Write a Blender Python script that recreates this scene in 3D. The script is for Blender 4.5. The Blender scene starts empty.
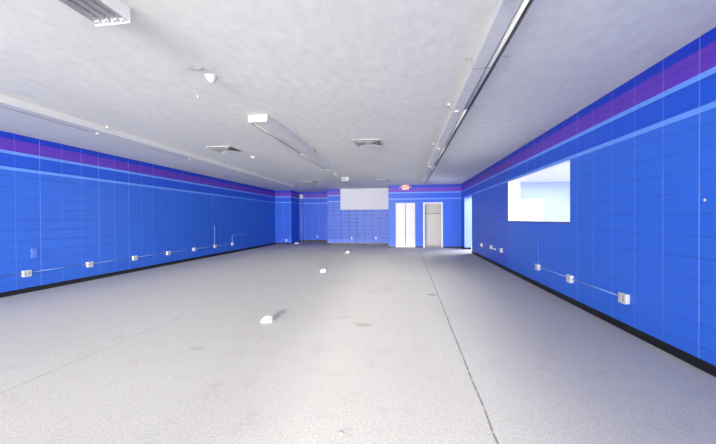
import bpy, bmesh, math, random
from mathutils import Matrix, Vector, Euler

scene = bpy.context.scene
COL = scene.collection
H = 3.0            # ceiling height
XL, XR = -7.18, 2.64
YF = -9.0          # storefront
YD = 15.86         # wall with the doors
TW = 0.29          # thickness of block wall on the right

# ------------------------------------------------------------------ camera
cam_data = bpy.data.cameras.new('camera')
cam_data.sensor_width = 36.0
cam_data.sensor_fit = 'HORIZONTAL'
cam_data.lens = 325.725 / 716 * 36.0
cam_data.clip_start = 0.05
cam = bpy.data.objects.new('camera', cam_data)
COL.objects.link(cam)
yaw, pitch, roll = 0.142685, -0.0080218, -0.0055711
cam.matrix_world = (Matrix.Translation((0, 0, 1.3692)) @ Matrix.Rotation(yaw, 4, 'Z')
                    @ Matrix.Rotation(math.pi / 2 + pitch, 4, 'X') @ Matrix.Rotation(roll, 4, 'Z'))
scene.camera = cam

# ------------------------------------------------------------------ world, lights, exposure
scene.view_settings.view_transform = 'Standard'
scene.view_settings.look = 'None'
scene.view_settings.gamma = 1.0
scene.view_settings.exposure = 1.93
scene.view_settings.use_curve_mapping = False
scene.cycles.max_bounces = 14
scene.cycles.diffuse_bounces = 10
scene.cycles.sample_clamp_indirect = 4.0
world = bpy.data.worlds.new('sky')
scene.world = world
world.use_nodes = True
world.node_tree.nodes['Background'].inputs[0].default_value = (0.95, 0.95, 0.93, 1)
world.node_tree.nodes['Background'].inputs[1].default_value = 1.0


def area(name, loc, target, sx, sy, power, color=(1, 1, 1), spread=180):
    l = bpy.data.lights.new(name, 'AREA')
    l.shape = 'RECTANGLE'
    l.size, l.size_y = sx, sy
    l.energy = power
    l.color = color
    l.spread = math.radians(spread)
    o = bpy.data.objects.new(name, l)
    COL.objects.link(o)
    o.location = loc
    d = Vector(target) - Vector(loc)
    o.rotation_euler = d.to_track_quat('-Z', 'Y').to_euler()
    return o


# daylight outside the shop windows (behind the camera), and a far bright patch of it seen through the entrance; two fills are added for the deep end
area('daylight_shop_windows', (-3.9, -9.6, 1.3), (-3.0, 8.0, 2.3), 5.8, 2.2, 265, (1.0, 0.965, 0.86))
area('far_end_fill', (-3.9, -9.8, 1.7), (-2.0, 17.0, 1.7), 5.8, 2.0, 85, (1.0, 0.965, 0.88), 55)  # added narrow fill that brightens the back walls and deep ceiling
area('far_floor_fill', (-4.0, -25.0, 4.4), (-3.2, 17.0, 0.8), 8.0, 0.6, 98, (1.0, 0.975, 0.91), 15)  # added fill aimed low through the windows to lift the far floor
area('daylight_side_windows', (3.7, -4.2, 1.5), (-6.0, 2.0, 1.7), 6.0, 1.6, 180, (1.0, 0.965, 0.86))
area('daylight_entrance', (0.63, -16.6, 3.38), (-0.5, 13.4, 0.8), 0.6, 0.3, 62, (1.0, 0.965, 0.86), 17)
# the side room and the passage have their own lights
area('side_room_light', (5.4, 8.8, 2.68), (5.4, 8.8, 0), 3.6, 6.0, 90, (0.97, 0.98, 1.0))
area('side_room_daylight', (6.0, 3.3, 1.5), (5.0, 13.0, 1.7), 4.0, 2.2, 110, (1.0, 0.99, 0.97))
area('passage_daylight', (5.0, 16.35, 1.35), (2.6, 13.0, 0.9), 0.8, 1.9, 50, (1.0, 0.98, 0.96))
area('passage_light', (3.9, 14.2, 2.9), (3.5, 14.4, 0), 1.2, 0.5, 14, (1.0, 0.99, 0.97))


# ------------------------------------------------------------------ materials
def new_mat(name):
    m = bpy.data.materials.new(name)
    m.use_nodes = True
    nt = m.node_tree
    return m, nt, nt.nodes['Principled BSDF']


def srgb(r, g, b):
    def f(c):
        c /= 255.0
        return c / 12.92 if c <= 0.04045 else ((c + 0.055) / 1.055) ** 2.4
    return (f(r), f(g), f(b), 1.0)


def math_node(nt, op, a, b=None, c=None, clamp=False):
    n = nt.nodes.new('ShaderNodeMath')
    n.operation = op
    n.use_clamp = clamp
    for i, v in enumerate((a, b, c)):
        if v is None:
            continue
        if isinstance(v, (int, float)):
            n.inputs[i].default_value = v
        else:
            nt.links.new(v, n.inputs[i])
    return n.outputs[0]


def mix_col(nt, fac, a, b, mode='MIX'):
    n = nt.nodes.new('ShaderNodeMix')
    n.data_type = 'RGBA'
    n.blend_type = mode
    for sock, v in ((n.inputs[0], fac), (n.inputs[6], a), (n.inputs[7], b)):
        if isinstance(v, (int, float)):
            sock.default_value = v
        elif isinstance(v, tuple):
            sock.default_value = v
        else:
            nt.links.new(v, sock)
    return n.outputs[2]


def noise(nt, vec, scale, detail=3.0, rough=0.55):
    n = nt.nodes.new('ShaderNodeTexNoise')
    n.inputs['Scale'].default_value = scale
    n.inputs['Detail'].default_value = detail
    n.inputs['Roughness'].default_value = rough
    nt.links.new(vec, n.inputs['Vector'])
    return n.outputs['Fac']


def ramp01(nt, val, lo, hi):
    n = nt.nodes.new('ShaderNodeMapRange')
    n.inputs[1].default_value = lo
    n.inputs[2].default_value = hi
    nt.links.new(val, n.inputs[0])
    return n.outputs[0]


def plain(name, col, rough=0.5, metallic=0.0, noise_amt=0.06, nscale=14.0, bump=0.0):
    m, nt, p = new_mat(name)
    tc = nt.nodes.new('ShaderNodeTexCoord')
    f = noise(nt, tc.outputs['Object'], nscale)
    dark = tuple(c * (1 - noise_amt * 2) for c in col[:3]) + (1,)
    nt.links.new(mix_col(nt, f, col, dark), p.inputs['Base Color'])
    p.inputs['Roughness'].default_value = rough
    p.inputs['Metallic'].default_value = metallic
    if bump:
        b = nt.nodes.new('ShaderNodeBump')
        b.inputs['Strength'].default_value = bump
        b.inputs['Distance'].default_value = 0.01
        nt.links.new(noise(nt, tc.outputs['Object'], 90, 4), b.inputs['Height'])
        nt.links.new(b.outputs[0], p.inputs['Normal'])
    return m


def block_paint(name, base, stripes=True, v_step=0.42, phase=0.0, v_tone='light', v_amt=0.5, h_amt=0.4,
                smooth_y=None, v_w=0.010, h_w=0.008, rough=0.42):
    """painted concrete block: colour bands at fixed heights, stacked joints every v_step, 0.2 m courses"""
    m, nt, p = new_mat(name)
    g = nt.nodes.new('ShaderNodeNewGeometry')
    sp = nt.nodes.new('ShaderNodeSeparateXYZ')
    nt.links.new(g.outputs['Position'], sp.inputs[0])
    sn = nt.nodes.new('ShaderNodeSeparateXYZ')
    nt.links.new(g.outputs['True Normal'], sn.inputs[0])
    x, y, z = sp.outputs
    facing_x = math_node(nt, 'GREATER_THAN', math_node(nt, 'ABSOLUTE', sn.outputs[0]), 0.5)
    u = math_node(nt, 'ADD', math_node(nt, 'MULTIPLY', y, facing_x),
                  math_node(nt, 'MULTIPLY', x, math_node(nt, 'SUBTRACT', 1.0, facing_x)))
    u = math_node(nt, 'ADD', u, 42.0 - phase)
    pos = g.outputs['Position']
    big = noise(nt, pos, 0.9, 3)
    fine = noise(nt, pos, 22, 3)
    col = base
    if stripes:
        d = math_node(nt, 'SUBTRACT', H, z)
        cr = nt.nodes.new('ShaderNodeValToRGB')
        cr.color_ramp.interpolation = 'CONSTANT'
        nt.links.new(d, cr.inputs[0])
        stops = [(0.0, srgb(14, 58, 196)), (0.115, srgb(104, 58, 190)), (0.335, srgb(112, 168, 250)),
                 (0.390, srgb(30, 92, 220)), (0.630, srgb(112, 168, 250)), (0.685, base)]
        while len(cr.color_ramp.elements) > 1:
            cr.color_ramp.elements.remove(cr.color_ramp.elements[-1])
        cr.color_ramp.elements[0].position = 0.0
        cr.color_ramp.elements[0].color = stops[0][1]
        for ps, c in stops[1:]:
            e = cr.color_ramp.elements.new(ps)
            e.color = c
        col = cr.outputs[0]
    col = mix_col(nt, ramp01(nt, big, 0.35, 0.75), col, mix_col(nt, 0.13, col, (0.02, 0.05, 0.45, 1)))
    # vertical joints
    k = math_node(nt, 'DIVIDE', u, v_step)
    fr = math_node(nt, 'ABSOLUTE', math_node(nt, 'SUBTRACT', k, math_node(nt, 'ROUND', k)))
    vj = math_node(nt, 'SUBTRACT', 1.0, math_node(nt, 'DIVIDE', fr, v_w / v_step), clamp=True)
    wn = nt.nodes.new('ShaderNodeTexWhiteNoise')
    wn.noise_dimensions = '1D'
    nt.links.new(math_node(nt, 'ROUND', k), wn.inputs['W'])
    vs = math_node(nt, 'MULTIPLY', math_node(nt, 'ADD', math_node(nt, 'MULTIPLY', wn.outputs['Value'], 0.75), 0.25), v_amt)
    vfac = math_node(nt, 'MULTIPLY', vj, vs)
    vfac = math_node(nt, 'MULTIPLY', vfac, ramp01(nt, big, 0.2, 0.5))
    # horizontal joints
    k2 = math_node(nt, 'DIVIDE', z, 0.2)
    fr2 = math_node(nt, 'ABSOLUTE', math_node(nt, 'SUBTRACT', k2, math_node(nt, 'ROUND', k2)))
    hj = math_node(nt, 'SUBTRACT', 1.0, math_node(nt, 'DIVIDE', fr2, h_w / 0.2), clamp=True)
    brk = noise(nt, pos, 1.7, 2)
    hfac = math_node(nt, 'MULTIPLY', math_node(nt, 'MULTIPLY', hj, h_amt), ramp01(nt, brk, 0.3, 0.6))
    joint_h = math_node(nt, 'MAXIMUM', vj, hj)
    if smooth_y:   # plain board under the opening: no joints there
        inside = math_node(nt, 'MULTIPLY', math_node(nt, 'GREATER_THAN', y, smooth_y[0]),
                           math_node(nt, 'LESS_THAN', y, smooth_y[1]))
        inside = math_node(nt, 'MULTIPLY', inside, math_node(nt, 'LESS_THAN', z, 1.4))
        keep = math_node(nt, 'SUBTRACT', 1.0, inside)
        vfac = math_node(nt, 'MULTIPLY', vfac, keep)
        hfac = math_node(nt, 'MULTIPLY', hfac, keep)
        joint_h = math_node(nt, 'MULTIPLY', joint_h, keep)
    light = mix_col(nt, 0.75, col, srgb(190, 212, 255))
    dark = mix_col(nt, 0.75, col, srgb(8, 22, 100))
    col2 = mix_col(nt, vfac, col, light if v_tone == 'light' else dark)
    col3 = mix_col(nt, hfac, col2, dark)
    # scuffs
    sc = ramp01(nt, noise(nt, pos, 6.5, 6, 0.7), 0.70, 0.80)
    col4 = mix_col(nt, math_node(nt, 'MULTIPLY', sc, 0.25), col3, srgb(165, 190, 245))
    nt.links.new(col4, p.inputs['Base Color'])
    p.inputs['Roughness'].default_value = rough
    p.inputs['Specular IOR Level'].default_value = 0.35
    b = nt.nodes.new('ShaderNodeBump')
    b.inputs['Strength'].default_value = 0.35
    b.inputs['Distance'].default_value = 0.006
    hh = math_node(nt, 'SUBTRACT', math_node(nt, 'MULTIPLY', fine, 0.35), joint_h)
    nt.links.new(hh, b.inputs['Height'])
    nt.links.new(b.outputs[0], p.inputs['Normal'])
    return m


BLUE = srgb(50, 113, 226)
M_left = block_paint('blue_block_left', BLUE, phase=0.06, v_amt=0.62, h_amt=0.6)
M_right = block_paint('blue_block_right', BLUE, phase=0.0, v_amt=0.6, h_amt=0.5, smooth_y=(5.69, 8.88))
M_rfar = block_paint('blue_block_right_far', srgb(52, 104, 224), v_step=0.21, v_tone='dark', v_amt=0.9, h_amt=0.7, v_w=0.035, h_w=0.014)
M_back = block_paint('blue_block_back', srgb(66, 110, 216), v_tone='dark', v_amt=1.3, h_amt=1.0, v_w=0.04, h_w=0.028)
M_pier = block_paint('blue_block_pier', srgb(46, 104, 228), v_tone='light', v_amt=0.5, h_amt=0.6, h_w=0.014)
M_door_wall = block_paint('blue_smooth_wall', srgb(42, 102, 218), v_amt=0.0, h_amt=0.0)
M_side = block_paint('overlit_blue_side_room', srgb(172, 186, 222), stripes=False, v_amt=0.0, h_amt=0.0)  # blue walls made paler: their overexposure is put into the colour
M_jamb = block_paint('white_block_jamb', srgb(226, 230, 242), stripes=False, v_amt=0.0, h_amt=0.35, h_w=0.012)
M_jamb_blue = block_paint('overlit_blue_jamb', srgb(170, 196, 248), stripes=False, v_amt=0.0, h_amt=0.2)  # blue jamb face, the strong light on it painted in as paler blue

M_white = plain('white_paint', srgb(238, 238, 238), 0.45, noise_amt=0.02)
M_doorwhite = plain('door_white_paint', srgb(232, 231, 228), 0.4, noise_amt=0.03, nscale=3)
M_board = plain('pale_grey_panel', srgb(205, 206, 216), 0.5, noise_amt=0.02, nscale=2)
M_metalw = plain('white_enamel', srgb(200, 200, 199), 0.5, noise_amt=0.02)
M_refl = plain('reflector_enamel', srgb(214, 214, 213), 0.55, noise_amt=0.02)
M_tube = plain('lamp_glass', srgb(206, 206, 206), 0.6, noise_amt=0.01)
M_dark = plain('dark_slot', srgb(38, 38, 40), 0.6)
M_grey = plain('grey_metal', srgb(150, 150, 152), 0.4, metallic=0.5)
M_trough_shade = plain('trough_shade', srgb(135, 135, 137), 0.6)  # grey stands in for the shade inside the trough
M_louvre = plain('louvre_metal', srgb(185, 185, 185), 0.5)
M_base = plain('black_vinyl', srgb(12, 12, 15), 0.5, noise_amt=0.2, nscale=5)
M_sill = plain('brown_sill', srgb(92, 60, 84), 0.5)
M_plate = plain('ivory_plate', srgb(222, 222, 219), 0.4, noise_amt=0.02)
M_conduit = plain('pale_blue_conduit', srgb(130, 165, 235), 0.4, noise_amt=0.08)
M_conduit_w = plain('pale_wire', srgb(158, 156, 156), 0.5)
M_blueplate = plain('blue_painted_metal', srgb(84, 134, 234), 0.4)
M_paper = plain('white_paper', srgb(236, 234, 228), 0.7, noise_amt=0.05)
M_closet = plain('closet_paint', srgb(226, 224, 216), 0.6, noise_amt=0.03, nscale=2)
M_brown = plain('brown_wood', srgb(120, 96, 84), 0.7)


def ceiling_mat():
    m, nt, p = new_mat('ceiling_plaster')
    g = nt.nodes.new('ShaderNodeNewGeometry')
    pos = g.outputs['Position']
    mp = nt.nodes.new('ShaderNodeMapping')
    mp.inputs['Scale'].default_value = (1.0, 0.55, 1.0)
    nt.links.new(pos, mp.inputs[0])
    n1 = noise(nt, mp.outputs[0], 1.1, 4)
    n2 = noise(nt, mp.outputs[0], 9.0, 5, 0.6)
    c = mix_col(nt, ramp01(nt, n1, 0.3, 0.7), srgb(234, 235, 229), srgb(226, 226, 221))
    c = mix_col(nt, ramp01(nt, n2, 0.25, 0.8), c, srgb(214, 213, 209))
    sp = ramp01(nt, noise(nt, pos, 7.0, 2, 0.5), 0.79, 0.82)
    c = mix_col(nt, math_node(nt, 'MULTIPLY', sp, 0.3), c, srgb(150, 148, 150))
    nt.links.new(c, p.inputs['Base Color'])
    p.inputs['Roughness'].default_value = 0.9
    b = nt.nodes.new('ShaderNodeBump')
    b.inputs['Strength'].default_value = 0.10
    b.inputs['Distance'].default_value = 0.02
    nt.links.new(noise(nt, pos, 26, 4, 0.6), b.inputs['Height'])
    nt.links.new(b.outputs[0], p.inputs['Normal'])
    return m


def floor_mat():
    m, nt, p = new_mat('worn_grey_floor')
    g = nt.nodes.new('ShaderNodeNewGeometry')
    pos = g.outputs['Position']
    sp = nt.nodes.new('ShaderNodeSeparateXYZ')
    nt.links.new(pos, sp.inputs[0])
    x, y, z = sp.outputs
    n1 = noise(nt, pos, 0.55, 4)
    n2 = noise(nt, pos, 60, 5, 0.75)
    n3 = noise(nt, pos, 4.0, 5, 0.65)
    n4 = noise(nt, pos, 170, 2, 0.6)
    c = mix_col(nt, ramp01(nt, n1, 0.3, 0.7), srgb(209, 207, 201), srgb(199, 196, 190))
    c = mix_col(nt, math_node(nt, 'MULTIPLY', ramp01(nt, n2, 0.35, 0.75), 0.8), c, srgb(138, 134, 131))
    c = mix_col(nt, math_node(nt, 'MULTIPLY', ramp01(nt, n4, 0.45, 0.75), 0.5), c, srgb(228, 226, 222))
    c = mix_col(nt, math_node(nt, 'MULTIPLY', ramp01(nt, n3, 0.55, 0.85), 0.45), c, srgb(150, 146, 143))
    # darker old stains at fixed spots (x, y, radius_x, radius_y, strength)
    for sx, sy, rx, ry, st in ((-0.55, 4.2, 0.16, 0.10, 0.4), (-0.35, 6.4, 0.08, 0.1, 0.25), (-1.55, 2.5, 0.07, 0.05, 0.2),
                               (0.48, 6.0, 0.10, 0.10, 0.7), (-0.85, 4.5, 0.12, 0.07, 0.2), (-2.2, 3.2, 0.09, 0.06, 0.3)):
        dx = math_node(nt, 'DIVIDE', math_node(nt, 'SUBTRACT', x, sx), rx)
        dy = math_node(nt, 'DIVIDE', math_node(nt, 'SUBTRACT', y, sy), ry)
        d2 = math_node(nt, 'ADD', math_node(nt, 'MULTIPLY', dx, dx), math_node(nt, 'MULTIPLY', dy, dy))
        d2 = math_node(nt, 'ADD', d2, math_node(nt, 'MULTIPLY', math_node(nt, 'SUBTRACT', n3, 0.5), 3.0))
        f = math_node(nt, 'MULTIPLY', math_node(nt, 'SUBTRACT', 1.0, d2, clamp=True), st)
        c = mix_col(nt, f, c, srgb(120, 116, 112))
    # carpet seams running down the room
    wob = math_node(nt, 'MULTIPLY', math_node(nt, 'SUBTRACT', noise(nt, pos, 3.0, 4, 0.7), 0.5), 0.03)
    for x0, slope, y0, y1, w, st in ((0.535, 0.0085, -3, 14.5, 0.012, 0.85), (-3.22, 0.012, -3, 4.3, 0.007, 0.7)):
        line = math_node(nt, 'ADD', x0, math_node(nt, 'MULTIPLY', y, slope))
        d = math_node(nt, 'ABSOLUTE', math_node(nt, 'SUBTRACT', math_node(nt, 'ADD', x, wob), line))
        f = math_node(nt, 'SUBTRACT', 1.0, math_node(nt, 'DIVIDE', d, w), clamp=True)
        f = math_node(nt, 'MULTIPLY', f, math_node(nt, 'LESS_THAN', y, y1))
        f = math_node(nt, 'MULTIPLY', math_node(nt, 'MULTIPLY', f, st), ramp01(nt, noise(nt, pos, 14, 3), 0.25, 0.5))
        c = mix_col(nt, f, c, srgb(62, 60, 58))
    nt.links.new(c, p.inputs['Base Color'])
    p.inputs['Roughness'].default_value = 0.85
    p.inputs['Specular IOR Level'].default_value = 0.25
    b = nt.nodes.new('ShaderNodeBump')
    b.inputs['Strength'].default_value = 0.4
    b.inputs['Distance'].default_value = 0.006
    nt.links.new(n2, b.inputs['Height'])
    nt.links.new(b.outputs[0], p.inputs['Normal'])
    return m


M_ceil = ceiling_mat()
M_floor = floor_mat()


def emit_mat(name, col, strength):
    m, nt, p = new_mat(name)
    p.inputs['Base Color'].default_value = col
    p.inputs['Emission Color'].default_value = col
    p.inputs['Emission Strength'].default_value = strength
    return m


M_exitface = emit_mat('exit_face_lit', (1.0, 0.42, 0.42, 1), 0.22)
M_exitred = emit_mat('exit_letters_lit', (1.0, 0.03, 0.04, 1), 0.30)


# ------------------------------------------------------------------ mesh helpers
class MB:
    def __init__(self):
        self.bm = bmesh.new()

    def box(self, x0, x1, y0, y1, z0, z1, bevel=0.0):
        r = bmesh.ops.create_cube(self.bm, size=1.0)
        vs = r['verts']
        for v in vs:
            v.co = Vector(((x0 + x1) / 2 + v.co.x * (x1 - x0), (y0 + y1) / 2 + v.co.y * (y1 - y0),
                           (z0 + z1) / 2 + v.co.z * (z1 - z0)))
        if bevel:
            es = list({e for v in vs for e in v.link_edges})
            bmesh.ops.bevel(self.bm, geom=es, offset=bevel, segments=2, affect='EDGES', profile=0.5)
        return self

    def tube(self, pts, r, seg=10):
        pts = [Vector(p) for p in pts]
        rings = []
        for i, p in enumerate(pts):
            d = (pts[min(i + 1, len(pts) - 1)] - pts[max(i - 1, 0)]).normalized()
            up = Vector((0, 0, 1)) if abs(d.z) < 0.9 else Vector((1, 0, 0))
            a = d.cross(up).normalized()
            b = d.cross(a).normalized()
            rings.append([self.bm.verts.new(p + (a * math.cos(t) + b * math.sin(t)) * r)
                          for t in (2 * math.pi * k / seg for k in range(seg))])
        for r0, r1 in zip(rings, rings[1:]):
            for k in range(seg):
                self.bm.faces.new((r0[k], r0[(k + 1) % seg], r1[(k + 1) % seg], r1[k]))
        self.bm.faces.new(rings[0][::-1])
        self.bm.faces.new(rings[-1])
        return self

    def lathe(self, prof, c=(0, 0, 0), seg=24):
        rings = [[self.bm.verts.new(Vector(c) + Vector((max(r, 1e-4) * math.cos(2 * math.pi * k / seg),
                                                        max(r, 1e-4) * math.sin(2 * math.pi * k / seg), z)))
                  for k in range(seg)] for r, z in prof]
        for r0, r1 in zip(rings, rings[1:]):
            for k in range(seg):
                self.bm.faces.new((r0[k], r0[(k + 1) % seg], r1[(k + 1) % seg], r1[k]))
        self.bm.faces.new(rings[0][::-1])
        self.bm.faces.new(rings[-1])
        return self

    def prism_y(self, prof, y0, y1):
        """extrude a closed (x, z) outline along y"""
        a = [self.bm.verts.new((x, y0, z)) for x, z in prof]
        b = [self.bm.verts.new((x, y1, z)) for x, z in prof]
        n = len(prof)
        for k in range(n):
            self.bm.faces.new((a[k], a[(k + 1) % n], b[(k + 1) % n], b[k]))
        self.bm.faces.new(a[::-1])
        self.bm.faces.new(b)
        return self

    def build(self, name, mat, parent=None, loc=None, smooth=False):
        bmesh.ops.recalc_face_normals(self.bm, faces=self.bm.faces[:])
        me = bpy.data.meshes.new(name)
        self.bm.to_mesh(me)
        self.bm.free()
        mats = mat if isinstance(mat, (list, tuple)) else [mat]
        for m in mats:
            me.materials.append(m)
        if smooth:
            for f in me.polygons:
                f.use_smooth = True
        o = bpy.data.objects.new(name, me)
        COL.objects.link(o)
        if parent is not None:
            o.parent = parent
        if loc is not None:
            o.location = loc
        return o


def struct(o):
    o['kind'] = 'structure'
    return o


def tag(o, label, cat, group=None):
    o['label'] = label
    o['category'] = cat
    if group:
        o['group'] = group
    return o


def thing(name, label, cat, loc, rotz=0.0, group=None):
    o = bpy.data.objects.new(name, None)
    COL.objects.link(o)
    o.location = loc
    o.rotation_euler = (0, 0, rotz)
    o.empty_display_size = 0.1
    return tag(o, label, cat, group)


def children_of(o):
    return [c for c in bpy.data.objects if c.parent is o]


def copy_tree(o, parent=None):
    c = o.copy()
    COL.objects.link(c)
    if parent is not None:
        c.parent = parent
    for ch in children_of(o):
        copy_tree(ch, c)
    return c


def place(proto, used, loc, rotz, label):
    o = proto if not used else copy_tree(proto)
    o.location = loc
    o.rotation_euler = (0, 0, rotz)
    o['label'] = label
    return o


# ------------------------------------------------------------------ structure
struct(MB().box(-7.5, 9.0, -10.2, 20.0, -0.2, 0.0).build('floor', M_floor))
struct(MB().box(-7.5, XR + TW, YF - 0.2, 20.0, H, H + 0.15).build('ceiling', M_ceil))
struct(MB().box(XL - 0.2, XL, YF, 19.0, 0, H).build('wall_left', M_left))

# right wall, near part with the pass-through opening: y 5.69..8.88, z 1.29..2.315
OY0, OY1, OZ0, OZ1 = 5.69, 8.88, 1.29, 2.315
XO = XR + TW
w = MB()
w.box(XR, XO, YF, -7.4, 0, H)
w.box(XR, XO, -7.4, -1.0, 0, 0.8)
w.box(XR, XO, -7.4, -1.0, 2.45, H)
w.box(XR, XO, -1.0, OY0, 0, H)
w.box(XR, XO, OY0, OY1, 0, OZ0)
w.box(XR, XO, OY0, OY1, OZ1, H)
struct(w.build('wall_right', M_right))
# far part of the right wall with the passage opening
PY0, PY1, PZ = 13.45, 15.1, 2.30
w = MB()
w.box(XR, XO, OY1, PY0, 0, H)
w.box(XR, XO, PY0, PY1, PZ, H)
w.box(XR, XO, PY1, YD, 0, H)
struct(w.build('wall_right_far', M_rfar))
# painted block returns of the two openings
struct(MB().box(XR + 0.004, XO, OY1 - 0.006, OY1, OZ0 + 0.02, OZ1).build('trim_1', M_jamb))
struct(MB().box(XR + 0.004, XO, PY1 - 0.006, PY1, 0, PZ).build('trim_2', M_jamb_blue))
struct(MB().box(XR + 0.004, XO, OY0, OY1 - 0.006, OZ1 - 0.006, OZ1).build('trim_3', M_white))
struct(MB().box(XR - 0.012, XO + 0.012, OY0, OY1 - 0.006, OZ0, OZ0 + 0.018, 0.004).build('window_1', M_sill))

# wall with the two doors (y = YD); closets behind it
DX0, DX1 = -0.43, 0.49      # bifold
CX0, CX1 = 0.93, 1.72       # open closet, clear opening
DH, CH = 2.15, 2.10
w = MB()
w.box(-0.78, DX0, YD, YD + 0.12, 0, H)
w.box(DX0, DX1, YD, YD + 0.12, DH, H)
w.box(DX1, CX0, YD, YD + 0.12, 0, H)
w.box(CX0, CX1, YD, YD + 0.12, CH, H)
w.box(CX1, XR + TW, YD, YD + 0.12, 0, H)
w.box(-0.78, -0.66, YD + 0.12, 17.1, 0, H)
w.box(-0.66, 0.60, 17.0, 17.1, 0, H)
struct(w.build('wall_doors', M_door_wall))
# closet interior
w = MB()
w.box(0.60, 0.66, YD + 0.12, 16.5, 0, 2.6)
w.box(1.98, 2.04, YD + 0.12, 16.5, 0, 2.6)
w.box(0.60, 2.04, 16.5, 16.56, 0, 2.6)
w.box(0.60, 2.04, YD + 0.12, 16.56, 2.6, 2.65)
struct(w.build('wall_closet', M_closet))
struct(MB().box(0.66, 1.98, 16.488, 16.5, 0, 0.09).build('baseboard_closet', M_grey))
# back wall of painted block
struct(MB().box(-4.12, -0.66, 17.1, 17.3, 0, H).build('wall_back', M_back))
struct(MB().box(-4.12, -3.95, 17.3, 19.0, 0, H).build('wall_recess_side', M_pier))
struct(MB().box(-6.25, -4.12, 18.8, 19.0, 0, H).build('wall_recess', M_pier))
struct(MB().box(XL, -6.25, 17.4, 19.0, 0, H).build('wall_pier', M_pier))

# storefront behind the camera: entrance and display windows
w = MB()
w.box(XL - 0.2, -6.85, YF - 0.2, YF, 0, H)
w.box(-6.85, -0.95, YF - 0.2, YF, 0, 0.45)
w.box(-6.85, -0.95, YF - 0.2, YF, 2.75, H)
w.box(-0.95, -0.06, YF - 0.2, YF, 0, H)
w.box(-0.06, 0.79, YF - 0.2, YF, 2.5, H)
w.box(0.79, XO, YF - 0.2, YF, 0, H)
struct(w.build('wall_front', M_door_wall))
w = MB()
for x in (-6.85, -4.9, -2.95, -1.0):
    w.box(x, x + 0.05, YF - 0.12, YF - 0.06, 0.45, 2.75)
w.box(-6.85, -0.95, YF - 0.12, YF - 0.06, 0.45, 0.5)
w.box(-6.85, -0.95, YF - 0.12, YF - 0.06, 2.70, 2.75)
struct(w.build('window_2', M_grey))

# baseboards
BH = 0.09
struct(MB().box(XL, XL + 0.012, YF, 17.4, 0, BH).build('baseboard_left', M_base))
struct(MB().box(XR - 0.012, XR, YF, PY0, 0, BH).build('baseboard_right', M_base))
struct(MB().box(XR - 0.012, XR, PY1, YD, 0, BH).build('baseboard_right_far', M_base))
struct(MB().box(XR, XO, PY1 - 0.018, PY1 - 0.006, 0, BH).build('baseboard_passage', M_base))
w = MB()
w.box(-0.78, DX0, YD - 0.012, YD, 0, 0.06)
w.box(DX1, CX0 - 0.06, YD - 0.012, YD, 0, 0.06)
w.box(CX1 + 0.06, XR - 0.012, YD - 0.012, YD, 0, 0.06)
struct(w.build('baseboard_doors', M_base))
struct(MB().box(-4.12, -0.79, 17.085, 17.1, 0, 0.12).build('baseboard_back', M_base))
struct(MB().box(-6.25, -4.12, 18.785, 18.8, 0, 0.16).build('baseboard_recess', M_base))
struct(MB().box(XL, -6.25, 17.388, 17.4, 0, 0.10).build('baseboard_pier', M_base))

# side room seen through the opening
w = MB()
SY = 13.1
w.box(XO, 9.0, SY, SY + 0.12, 0, 2.72)
w.box(8.5, 8.7, 3.2, SY, 0, 2.72)
w.box(XO, 8.7, 3.0, 3.2, 0, 2.72)
struct(w.build('wall_side_room', M_side))
struct(MB().box(XO, 8.7, 3.0, SY + 0.12, 2.72, 2.85).build('ceiling_side_room', M_white))
# passage behind the far opening
w = MB()
w.box(XO, 6.2, 13.22, 13.34, 0, 3.0)
w.box(6.0, 6.2, 13.34, 17.0, 0, 3.0)
w.box(XO, 6.2, 16.8, 17.0, 0, 3.0)
w.box(XO - 0.1, XO, YD, 16.8, 0, 3.0)
struct(w.build('wall_passage', M_side))
struct(MB().box(XO, 6.2, 13.22, 17.0, 3.0, 3.12).build('ceiling_passage', M_white))

# ------------------------------------------------------------------ doors
# double bifold closet door
d = bpy.data.objects.new('door_1', None)
COL.objects.link(d)
d.location = ((DX0 + DX1) / 2, YD, 0)
struct(d)
hw = (DX1 - DX0) / 2
f = MB()
f.box(-hw, -hw + 0.025, -0.012, 0.10, 0, DH)
f.box(hw - 0.025, hw, -0.012, 0.10, 0, DH)
f.box(-hw + 0.025, hw - 0.025, -0.012, 0.10, DH - 0.025, DH)
f.build('door_frame', M_white, d)
for s in (-1, 1):
    x0, x1 = (-hw + 0.03, -0.012) if s < 0 else (0.012, hw - 0.03)
    xm = (x0 + x1) / 2
    lf = MB()
    lf.box(x0, x1, 0.02, 0.05, 0.012, DH - 0.03, 0.003)
    leaf = lf.build('door_leaf', M_doorwhite, d)
    pn = MB()
    for z0, z1 in ((0.14, 0.94), (1.06, 1.98)):
        pn.box(x0 + 0.07, x1 - 0.07, 0.012, 0.02, z0, z1, 0.003)
    pn.build('raised_panel', M_doorwhite, leaf)
    MB().tube([(xm - s * 0.16, 0.02, 1.0), (xm - s * 0.16, -0.012, 1.0)], 0.014).build('knob', M_white, leaf)

# open closet doorway with white casing
d = bpy.data.objects.new('door_2', None)
COL.objects.link(d)
d.location = ((CX0 + CX1) / 2, YD, 0)
struct(d)
hw = (CX1 - CX0) / 2
f = MB()
f.box(-hw - 0.065, -hw, -0.018, 0.0, 0, CH + 0.065, 0.003)
f.box(hw, hw + 0.065, -0.018, 0.0, 0, CH + 0.065, 0.003)
f.box(-hw, hw, -0.018, 0.0, CH, CH + 0.065, 0.003)
f.build('door_casing', M_white, d)
f = MB()
f.box(-hw, -hw + 0.018, 0.0, 0.12, 0, CH)
f.box(hw - 0.018, hw, 0.0, 0.12, 0, CH)
f.box(-hw + 0.018, hw - 0.018, 0.0, 0.12, CH - 0.018, CH)
f.build('door_jamb', M_white, d)

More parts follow.
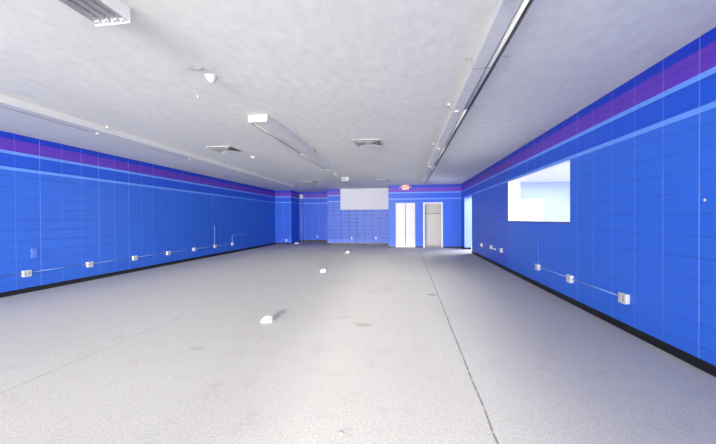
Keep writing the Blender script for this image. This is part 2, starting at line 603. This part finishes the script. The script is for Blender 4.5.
sh = thing('closet_shelf', 'white shelf with a grey hanging rod high inside the open closet', 'shelf', (1.32, 16.24, 1.68))
MB().box(-0.66, 0.66, -0.15, 0.26, 0, 0.022, 0.003).build('shelf_board', M_closet, sh)
MB().tube([(-0.66, -0.05, -0.05), (0.66, -0.05, -0.05)], 0.014).build('hanging_rod', M_grey, sh)
MB().box(-0.66, 0.66, 0.242, 0.26, -0.07, 0.0).build('cleat', M_closet, sh)

# white door in the side room
d = bpy.data.objects.new('door_3', None)
COL.objects.link(d)
d.location = (4.62, SY, 0)
struct(d)
f = MB()
f.box(-0.52, -0.45, -0.02, 0, 0, 2.10, 0.003)
f.box(0.45, 0.52, -0.02, 0, 0, 2.10, 0.003)
f.box(-0.45, 0.45, -0.02, 0, 2.03, 2.10, 0.003)
f.build('door_casing', M_white, d)
leaf = MB().box(-0.45, 0.45, -0.012, 0, 0.01, 2.03).build('door_leaf', M_doorwhite, d)
MB().tube([(0.38, -0.012, 1.0), (0.38, -0.06, 1.0)], 0.022).build('knob', M_grey, leaf)

# pale panel high on the back block wall
pl = tag(MB().box(-3.38, -0.80, 17.0, 17.098, 1.88, 2.995, 0.004).build('wall_panel', M_board),
         'large pale grey blank panel high on the far block wall under the ceiling', 'panel')


# ------------------------------------------------------------------ ceiling light fixtures
def fixture(length, width, trough, side, ends=(True, True)):
    """strip light under the ceiling: a boxed channel with one tube recessed in a trough along one side;
    local y runs along it from 0 to length, z=0 is the ceiling"""
    t = thing('strip_light', 'x', 'ceiling light', (0, 0, H))
    L, h, d = length, width / 2, -0.10
    x0, x1 = h - 0.006, h - 0.006 - trough          # trough walls
    prof = [(h, 0), (h, d), (x0, d), (x0, -0.035), (x1, -0.035), (x1, d), (-h, d), (-h, 0)]
    MB().prism_y([(x * side, z) for x, z in prof], 0.003, L - 0.003).build('housing', M_refl, t)
    lp = [(x0, d + 0.002), (x0, -0.035), (x1, -0.035), (x1, d + 0.002), (x1 + 0.003, d + 0.002), (x1 + 0.003, -0.039),
          (x0 - 0.003, -0.039), (x0 - 0.003, d + 0.002)]
    MB().prism_y([(x * side, z) for x, z in lp], 0.006, L - 0.006).build('trough_shade', M_trough_shade, t)  # added liner, its grey paints the shade beside the tube
    for e, y in enumerate((0.003, L - 0.010)):
        if ends[e]:
            MB().box(-h - 0.003, h + 0.003, y, y + 0.007, -0.106, 0.0, 0.002).build('end_plate', M_metalw, t)
    r = min(0.025, trough * 0.3)
    x = side * (x1 + (trough - 0.006) * (0.45 if trough > 0.08 else 0.40))
    for y0 in (0.014, L - 0.044):
        MB().box(x - 0.010, x + 0.010, y0, y0 + 0.03, -0.092, -0.039, 0.002).build('lamp_holder', M_metalw, t)
    MB().tube([(x, 0.044, -0.101 + r), (x, L - 0.044, -0.101 + r)], r, 12).build('lamp_tube', M_tube, t, smooth=True)
    return t


def socket_fixture(length, width):
    """four-tube strip light with an open end plate of sockets"""
    t = thing('strip_light', 'x', 'ceiling light', (0, 0, H))
    L, h, d, th = length, width / 2, -0.10, 0.006
    prof = [(-h, 0), (-h, d), (-h + 0.010, d), (-h + 0.010, d + th), (-h + th, d + th), (-h + th, -0.05)]
    prof += [(-x, z) for x, z in prof][::-1]
    MB().prism_y(prof, 0.003, L - 0.003).build('housing', M_refl, t)
    tubes = (-0.112, -0.038, 0.038, 0.112)
    for y in (0.003, L - 0.010):
        pb = MB()
        pb.box(-h - 0.003, h + 0.003, y, y + 0.007, -0.114, -0.102, 0.001)
        pb.box(-h - 0.003, h + 0.003, y, y + 0.007, -0.052, 0.0, 0.001)
        for x in (-h + 0.004, -0.075, 0.0, 0.075, h - 0.004):
            pb.box(x - 0.007, x + 0.007, y, y + 0.007, -0.102, -0.052)
        pb.build('end_plate', M_metalw, t)
    for x in tubes:
        for y0 in (0.014, L - 0.040):
            MB().lathe([(0.024, 0), (0.024, 0.026)], seg=14).build('lamp_holder', M_metalw, t, loc=(x, y0 + 0.026, -0.078)).rotation_euler = (math.pi / 2, 0, 0)
        MB().tube([(x, 0.044, -0.078), (x, L - 0.044, -0.078)], 0.0185, 12).build('lamp_tube', M_tube, t, smooth=True)
    return t


def bracket(t, y, h):
    for s, k in ((-1, 0.07), (1, 0.04)):
        b = MB()
        b.box(s * (h + k) - 0.02, s * (h + k) + 0.02, y - 0.05, y + 0.05, -0.03, 0.0, 0.004)
        b.tube([(s * (h + k), y, -0.012), (s * (h - 0.004), y, -0.06)], 0.005, 6)
        b.build('mounting_clip', M_metalw, t)
    MB().box(-h + 0.01, -h + 0.07, y - 0.03, y + 0.05, -0.122, -0.1, 0.005).build('joining_clip', M_metalw, t)


NTH = ['nearest', 'second', 'third', 'fourth', 'fifth', 'sixth', 'seventh', 'eighth']
P = 2.44
WN, WW = 0.225, 0.31
right_piece = fixture(P, WN, 0.088, 1, (False, False))
bracket(right_piece, 0.055, WN / 2)
GR, GL, GM = 'strip lights of the right ceiling run', 'strip lights of the left ceiling run', 'strip lights of the middle ceiling run'
for k in range(-1, 4):          # run near the right wall, ends at y 14.5
    lb = ('length of the right ceiling light run cut by the top edge of the view' if k < 0 else
          NTH[k] + ' whole length of the long strip-light run over the floor seam')
    place(right_piece, k > -1, (0.803, 14.5 - P * (5 - k), H), 0, lb)['group'] = GR
right_end = fixture(P, WN, 0.088, 1, (False, True))
bracket(right_end, 0.055, WN / 2)
place(right_end, False, (0.803, 14.5 - P, H), 0, 'last, farthest length of the right strip-light run, before the exit sign')['group'] = GR
left_piece = fixture(P, WN, 0.045, -1, (False, False))
bracket(left_piece, 0.055, WN / 2)
for k in range(4):              # run near the left wall
    place(left_piece, k > 0, (-5.24, 14.72 - P * (5 - k), H), 0,
          NTH[k] + ' length of the long strip-light run beside the left wall')['group'] = GL
left_end = fixture(P, WN, 0.045, -1, (False, True))
bracket(left_end, 0.055, WN / 2)
place(left_end, False, (-5.24, 14.72 - P, H), 0, 'last, farthest length of the left strip-light run, before the pier')['group'] = GL
m1 = fixture(P, WW, 0.055, -1, (True, False))
place(m1, False, (-2.257, 4.86, H - 0.001), 0, 'near half of the middle two-piece strip light with a white end box')['group'] = GM
m2 = fixture(P, WW, 0.055, -1, (False, True))
bracket(m2, 0.055, WW / 2)
place(m2, False, (-2.257, 4.86 + P, H - 0.001), 0, 'far half of the middle two-piece strip light with a white end box')['group'] = GM
far = fixture(P, 0.25, 0.055, -1, (True, True))
place(far, False, (-2.29, 12.45, H - 0.001), 0, 'single short strip light in the middle far end, before the pale panel')['group'] = GM
# taller white end box on the middle light
tag(MB().box(-2.415, -2.10, 4.80, 4.855, 2.893, 3.0, 0.004).build('junction_box', M_metalw),
    'white metal box closing the near end of the middle strip light', 'junction box')
tag(MB().box(-2.42, -2.14, 12.385, 12.445, 2.865, 3.0, 0.004).build('junction_box', M_metalw),
    'small white metal box on the near end of the short far strip light', 'junction box')
near = socket_fixture(P, 0.30)
near.location = (-2.232, 2.245 - P, H - 0.001)
near['label'] = 'four-tube strip light with open socket end, top left of the view'

# ------------------------------------------------------------------ ceiling vents
def vent(label, loc, s=0.30):
    t = thing('ceiling_vent', label, 'vent', loc, 0, 'square ceiling air vents')
    f = MB()
    f.box(-s, s, -s, -s + 0.035, -0.012, 0, 0.003)
    f.box(-s, s, s - 0.035, s, -0.012, 0, 0.003)
    f.box(-s, -s + 0.035, -s + 0.035, s - 0.035, -0.012, 0, 0.003)
    f.box(s - 0.035, s, -s + 0.035, s - 0.035, -0.012, 0, 0.003)
    f.build('vent_frame', M_metalw, t)
    MB().box(-s + 0.035, s - 0.035, -s + 0.035, s - 0.035, -0.004, 0).build('vent_backing', M_dark, t)
    g = MB()
    # louvres: a pyramid of angled blades stepping down to the middle
    for k in range(4):
        a = s - 0.05 - k * 0.062
        z = -0.010
        th = 0.006
        for sx, sy in ((1, 0), (-1, 0), (0, 1), (0, -1)):
            n = Vector((sx, sy, 0))
            u = Vector((-sy, sx, 0))
            o = [n * a - u * a, n * a + u * a, n * (a - 0.035) + u * (a - 0.035), n * (a - 0.035) - u * (a - 0.035)]
            zz = [z - 0.022, z - 0.022, z, z]
            lo = [g.bm.verts.new(p + Vector((0, 0, q))) for p, q in zip(o, zz)]
            hi = [g.bm.verts.new(p + Vector((0, 0, q + th))) for p, q in zip(o, zz)]
            g.bm.faces.new(lo)
            g.bm.faces.new(hi[::-1])
            for i in range(4):
                g.bm.faces.new((lo[i], lo[(i + 1) % 4], hi[(i + 1) % 4], hi[i]))
    g.build('louvre', M_louvre, t)
    return t


vent('square ceiling vent between the middle and right strip lights', (-0.76, 6.9, H))
vent('square ceiling vent between the left light run and the middle strip light', (-4.07, 6.98, H))
vent('far square ceiling vent near the pier and recess', (-4.0, 13.5, H))
vent('far square ceiling vent in front of the exit sign and pale panel', (-0.88, 13.6, H))

# ------------------------------------------------------------------ small things on the ceiling
sd = thing('smoke_detector', 'round white smoke detector below scarred wires, upper left ceiling', 'smoke detector', (-2.165, 3.43, H))
MB().lathe([(0.068, 0), (0.068, -0.012), (0.062, -0.018)], seg=28).build('mounting_base', M_metalw, sd, smooth=False)
MB().lathe([(0.062, -0.018), (0.058, -0.03), (0.038, -0.056), (0.018, -0.074), (0.004, -0.077)], seg=28).build('sensing_head', M_metalw, sd, smooth=True)
sd2 = thing('smoke_detector', 'far round white smoke detector between the left and middle strip lights', 'smoke detector', (-3.87, 7.95, H))
MB().lathe([(0.075, 0), (0.075, -0.014), (0.062, -0.02)], seg=24).build('mounting_base', M_metalw, sd2)
MB().lathe([(0.062, -0.02), (0.055, -0.04), (0.02, -0.055), (0.004, -0.056)], seg=24).build('sensing_head', M_metalw, sd2, smooth=True)
tag(MB().lathe([(0.018, 0), (0.018, -0.006), (0.007, -0.01), (0.007, -0.03), (0.016, -0.034), (0.002, -0.036)], seg=14).build('sprinkler_head', M_metalw, loc=(-2.68, 3.95, H)),
    'tiny white ceiling knob beyond the round smoke detector', 'ceiling knob')
br = MB()
br.tube([(-2.31, 3.15, 2.992), (-2.25, 3.17, 2.985), (-2.22, 3.21, 2.99), (-2.12, 3.20, 2.985)], 0.008, 6)
br.tube([(-2.13, 3.20, 2.988), (-2.08, 3.25, 2.985), (-2.01, 3.24, 2.99)], 0.007, 6)
br.tube([(-2.13, 3.20, 2.988), (-2.17, 3.26, 2.99)], 0.005, 6)
br.tube([(-2.13, 3.22, 2.994), (-2.13, 3.22, 3.0)], 0.006, 6)
tag(br.build('wire_bracket', M_conduit_w), 'thin bent grey wires stuck to the ceiling beside the smoke detector', 'wire')

tag(MB().tube([(0.62, 3.46, 2.996), (0.682, 3.46, 2.994), (0.686, 3.46, 2.893), (0.920, 3.46, 2.893), (0.924, 3.46, 2.994), (1.04, 3.46, 2.996)], 0.0025, 6).build('hanger_wire', M_grey), 'thin wire crossing under the near end of the right strip-light run', 'wire')
fx = MB()
fx.tube([(-2.42, 11.1, 3.0), (-2.42, 11.1, 2.95), (-2.38, 11.3, 2.90), (-2.33, 11.8, 2.89), (-2.29, 12.2, 2.90), (-2.29, 12.384, 2.91)], 0.018, 8)
tag(fx.build('flexible_conduit', M_metalw, smooth=True), 'white flexible cable looping from ceiling into the short far strip light', 'cable')

# exit sign
ex = thing('exit_sign', 'lit red exit sign with two lamp heads at the ceiling above the doors', 'exit sign', (0.03, 15.62, 0))
MB().box(-0.17, 0.17, -0.03, 0.03, 2.76, 2.97, 0.006).build('sign_body', M_metalw, ex)
MB().box(-0.15, 0.15, -0.036, -0.03, 2.78, 2.95).build('sign_face', M_exitface, ex)
MB().box(-0.06, 0.06, -0.02, 0.02, 2.97, 3.0).build('canopy_mount', M_metalw, ex)
cu = bpy.data.curves.new('lettering', 'FONT')
cu.body = 'EXIT'
cu.size = 0.155
cu.extrude = 0.003
cu.offset = 0.003
cu.align_x = 'CENTER'
cu.align_y = 'CENTER'
tmp = bpy.data.objects.new('lettering_source', cu)
COL.objects.link(tmp)
bpy.context.view_layer.update()
me = bpy.data.meshes.new_from_object(tmp.evaluated_get(bpy.context.evaluated_depsgraph_get()))
bpy.data.objects.remove(tmp)
me.name = 'lettering'
me.materials.clear()
me.materials.append(M_exitred)
lt = bpy.data.objects.new('lettering', me)
COL.objects.link(lt)
lt.parent = ex
lt.location = (0, -0.040, 2.865)
lt.rotation_euler = (math.pi / 2, 0, 0)
for s in (-1, 1):
    hd = MB()
    hd.tube([(s * 0.17, 0, 2.90), (s * 0.20, 0, 2.90)], 0.012, 8)
    hd.tube([(s * 0.235, 0.03, 2.90), (s * 0.235, -0.02, 2.885), (s * 0.235, -0.05, 2.875)], 0.042, 14)
    hd.build('lamp_head', M_metalw, ex)

# ------------------------------------------------------------------ outlets and conduits
def outlet():
    """surface mounted outlet; local -y faces the room, z centre at 0"""
    t = thing('power_outlet', 'x', 'outlet', (0, 0, 0))
    MB().box(-0.066, 0.066, -0.045, 0.0, -0.058, 0.058, 0.005).build('outlet_box', M_plate, t)
    cp = MB().box(-0.07, 0.07, -0.050, -0.045, -0.062, 0.062, 0.002).build('cover_plate', M_plate, t)
    for x in (-0.033, 0.033):
        s = MB()
        s.box(x - 0.018, x + 0.018, -0.053, -0.050, -0.042, 0.042, 0.001)
        s.build('receptacle', M_metalw, cp)
        s = MB()
        s.box(x - 0.009, x - 0.004, -0.0545, -0.053, -0.030, 0.030)
        s.build('socket_slots', M_dark, cp)
    return t


po = outlet()
used = False
LY = [5.25, 6.51, 7.77, 9.02, 10.26, 11.50, 12.77]
for k, y in enumerate(LY):
    place(po, used, (XL, y, 0.372), -math.pi / 2 + math.pi, NTH[k] + ' white outlet of the seven along the left blue wall')['group'] = 'outlets along the left wall'
    used = True
RY = [4.34, 5.64, 6.92]
for k, y in enumerate(RY):
    place(po, True, (XR, y, 0.40), -math.pi / 2, NTH[k] + ' white outlet on the right wall, joined by the conduit')['group'] = 'outlets on the right wall'
for y, z, lb in ((9.41, 0.50, 'far right-wall outlet nearest the pass-through opening'),
                 (11.75, 0.46, 'far right-wall outlet nearest the passage opening')):
    place(po, True, (XR, y, z), -math.pi / 2, lb)['group'] = 'outlets on the right wall'


def small_outlet(label, loc):
    t = thing('wall_outlet', label, 'outlet', loc, 0, 'single outlets on the far walls')
    MB().box(-0.038, 0.038, -0.008, 0, -0.06, 0.06, 0.002).build('cover_plate', M_plate, t)
    for z in (-0.025, 0.025):
        MB().box(-0.012, 0.012, -0.010, -0.008, z - 0.013, z + 0.013).build('receptacle', M_metalw, t)


small_outlet('left one of two white outlets under the pale grey panel', (-2.80, 17.1, 0.38))
small_outlet('right one of two white outlets under the pale grey panel', (-1.51, 17.1, 0.38))
small_outlet('white outlet in the dark blue recess beside the pier', (-5.14, 18.8, 0.36))
small_outlet('small white outlet low on the pier in the left corner', (-6.54, 17.4, 0.22))

# raceway lying on the far right wall
rw = MB()
rw.box(XR - 0.04, XR, 10.0, 10.42, 0.45, 0.49, 0.004)
rw.box(XR - 0.05, XR, 10.42, 10.52, 0.44, 0.55, 0.004)
tag(rw.build('cable_raceway', M_plate), 'short white raceway with a box between the far right-wall outlets', 'raceway')

for k in range(7):
    y0 = LY[k - 1] + 0.072 if k else 3.2
    y1 = LY[k] - 0.072
    lb = ('painted conduit running from the view edge to the nearest left-wall outlet' if k == 0 else
          'painted conduit joining the %s and %s left-wall outlets' % (NTH[k - 1], NTH[k]))
    tag(MB().tube([(XL + 0.015, y0, 0.385), (XL + 0.015, y1, 0.385)], 0.011, 8).build('conduit', M_conduit, smooth=True),
        lb, 'conduit', 'conduits along the left wall')
for k in range(2):
    tag(MB().tube([(XR - 0.015, RY[k] + 0.072, 0.405), (XR - 0.015, RY[k + 1] - 0.072, 0.405)], 0.011, 8).build('conduit', M_conduit, smooth=True),
        'painted conduit joining the %s and %s right-wall outlets' % (NTH[k], NTH[k + 1]), 'conduit', 'conduits on the right wall')
tag(MB().tube([(XL + 0.014, 11.5, 0.435), (XL + 0.014, 11.5, 0.9), (XL + 0.014, 11.5, 1.15)], 0.009, 8).build('conduit', M_conduit),
    'thin conduit rising straight up from the sixth left-wall outlet', 'conduit', 'conduits along the left wall')
tag(MB().tube([(XL + 0.014, 12.77, 0.435), (XL + 0.014, 12.77, 0.69), (XL + 0.014, 12.80, 0.72), (XL + 0.014, 14.0, 0.73)], 0.011, 8).build('conduit', M_conduit),
    'bent conduit rising from the far left-wall outlet and turning away', 'conduit', 'conduits along the left wall')
tag(MB().tube([(XR - 0.01, 6.92, 0.465), (XR - 0.01, 6.93, 0.7), (XR - 0.01, 6.97, 0.98)], 0.006, 6).build('cable', M_blueplate),
    'thin painted cable rising from the third right-wall outlet', 'cable')
bp = MB()
bp.box(XL, XL + 0.014, 5.345, 5.445, 0.655, 0.835, 0.004)
bp.box(XL + 0.014, XL + 0.018, 5.365, 5.425, 0.69, 0.80, 0.001)
tag(bp.build('blank_cover_plate', M_blueplate), 'blue painted blank cover plate on the left wall above the nearest outlet', 'cover plate')
tag(MB().lathe([(0.012, 0), (0.012, 0.004), (0.005, 0.008)], seg=12).build('wall_screw', M_plate, loc=(XR, 3.303, 1.524)),
    'tiny white screw head in the near right wall', 'screw').rotation_euler = (0, -math.pi / 2, 0)

# pipe with a box in the recess, loose cable falling beside it
pp = thing('riser_pipe', 'white pipe with a box on top in the corner of the recess', 'pipe', (-6.08, 18.72, 0))
MB().tube([(0, 0, 0), (0, 0, 2.62)], 0.035, 10).build('pipe', M_conduit, pp, smooth=True)
MB().box(-0.09, 0.09, -0.05, 0.07, 2.62, 2.86, 0.006).build('pipe_box', M_plate, pp)
lc = MB()
lc.tube([(-5.98, 18.74, 2.6), (-5.97, 18.74, 1.9), (-5.93, 18.73, 1.5), (-5.86, 18.73, 1.2), (-5.80, 18.73, 0.8), (-5.82, 18.73, 0.4), (-5.88, 18.70, 0.02)], 0.012, 8)
tag(lc.build('cable', M_conduit, smooth=True), 'loose pale cable hanging beside the pipe in the recess', 'cable')

# ------------------------------------------------------------------ things on the floor
def floor_box():
    t = thing('floor_outlet', 'x', 'floor outlet', (0, 0, 0))
    b = MB()
    prof = [(-0.085, 0), (0.085, 0), (0.085, 0.085), (0.078, 0.095), (-0.035, 0.095), (-0.085, 0.035)]
    b.prism_y(prof, -0.06, 0.06)
    bmesh.ops.bevel(b.bm, geom=b.bm.edges[:], offset=0.0025, segments=1, affect='EDGES')
    b.build('outlet_body', M_plate, t)
    MB().box(-0.05, 0.05, -0.066, -0.060, 0.012, 0.05, 0.002).build('socket_plate', M_metalw, t)
    MB().box(-0.105, 0.105, -0.08, 0.08, 0, 0.008, 0.003).build('floor_flange', M_plate, t)
    return t


fb = floor_box()
fb.scale = (0.8, 0.8, 0.8)
place(fb, False, (-1.84, 4.16, 0), 0.1, 'nearest white outlet box standing on the open floor')['group'] = 'floor outlet boxes in a row'
place(fb, True, (-2.12, 8.28, 0), 0.1, 'middle white outlet box on the floor, second from camera')['group'] = 'floor outlet boxes in a row'
place(fb, True, (-2.32, 13.1, 0), 0.1, 'farthest white outlet box on the floor before the back wall')['group'] = 'floor outlet boxes in a row'


def scrap(label, loc, s, seed, mat):
    random.seed(seed)
    b = MB()
    bmesh.ops.create_icosphere(b.bm, subdivisions=2, radius=1.0)
    for v in b.bm.verts:
        k = random.uniform(0.65, 1.1)
        v.co = Vector((v.co.x * k * s, v.co.y * k * s * 0.7, (v.co.z * k + 0.75) * s * 0.35))
        v.co.z = max(v.co.z, 0.0)
    tag(b.build('paper_scrap', mat, loc=loc), label, 'paper scrap', 'scraps on the floor')


scrap('tiny white paper scrap on the near floor at bottom edge', (-0.41, 2.03, 0), 0.014, 3, M_paper)
scrap('crumpled white scrap on the floor at the foot of the pier', (-6.0, 17.55, 0), 0.14, 5, M_paper)
scrap('brownish scrap at the foot of the white pipe in the recess', (-5.7, 18.45, 0), 0.13, 8, M_brown)
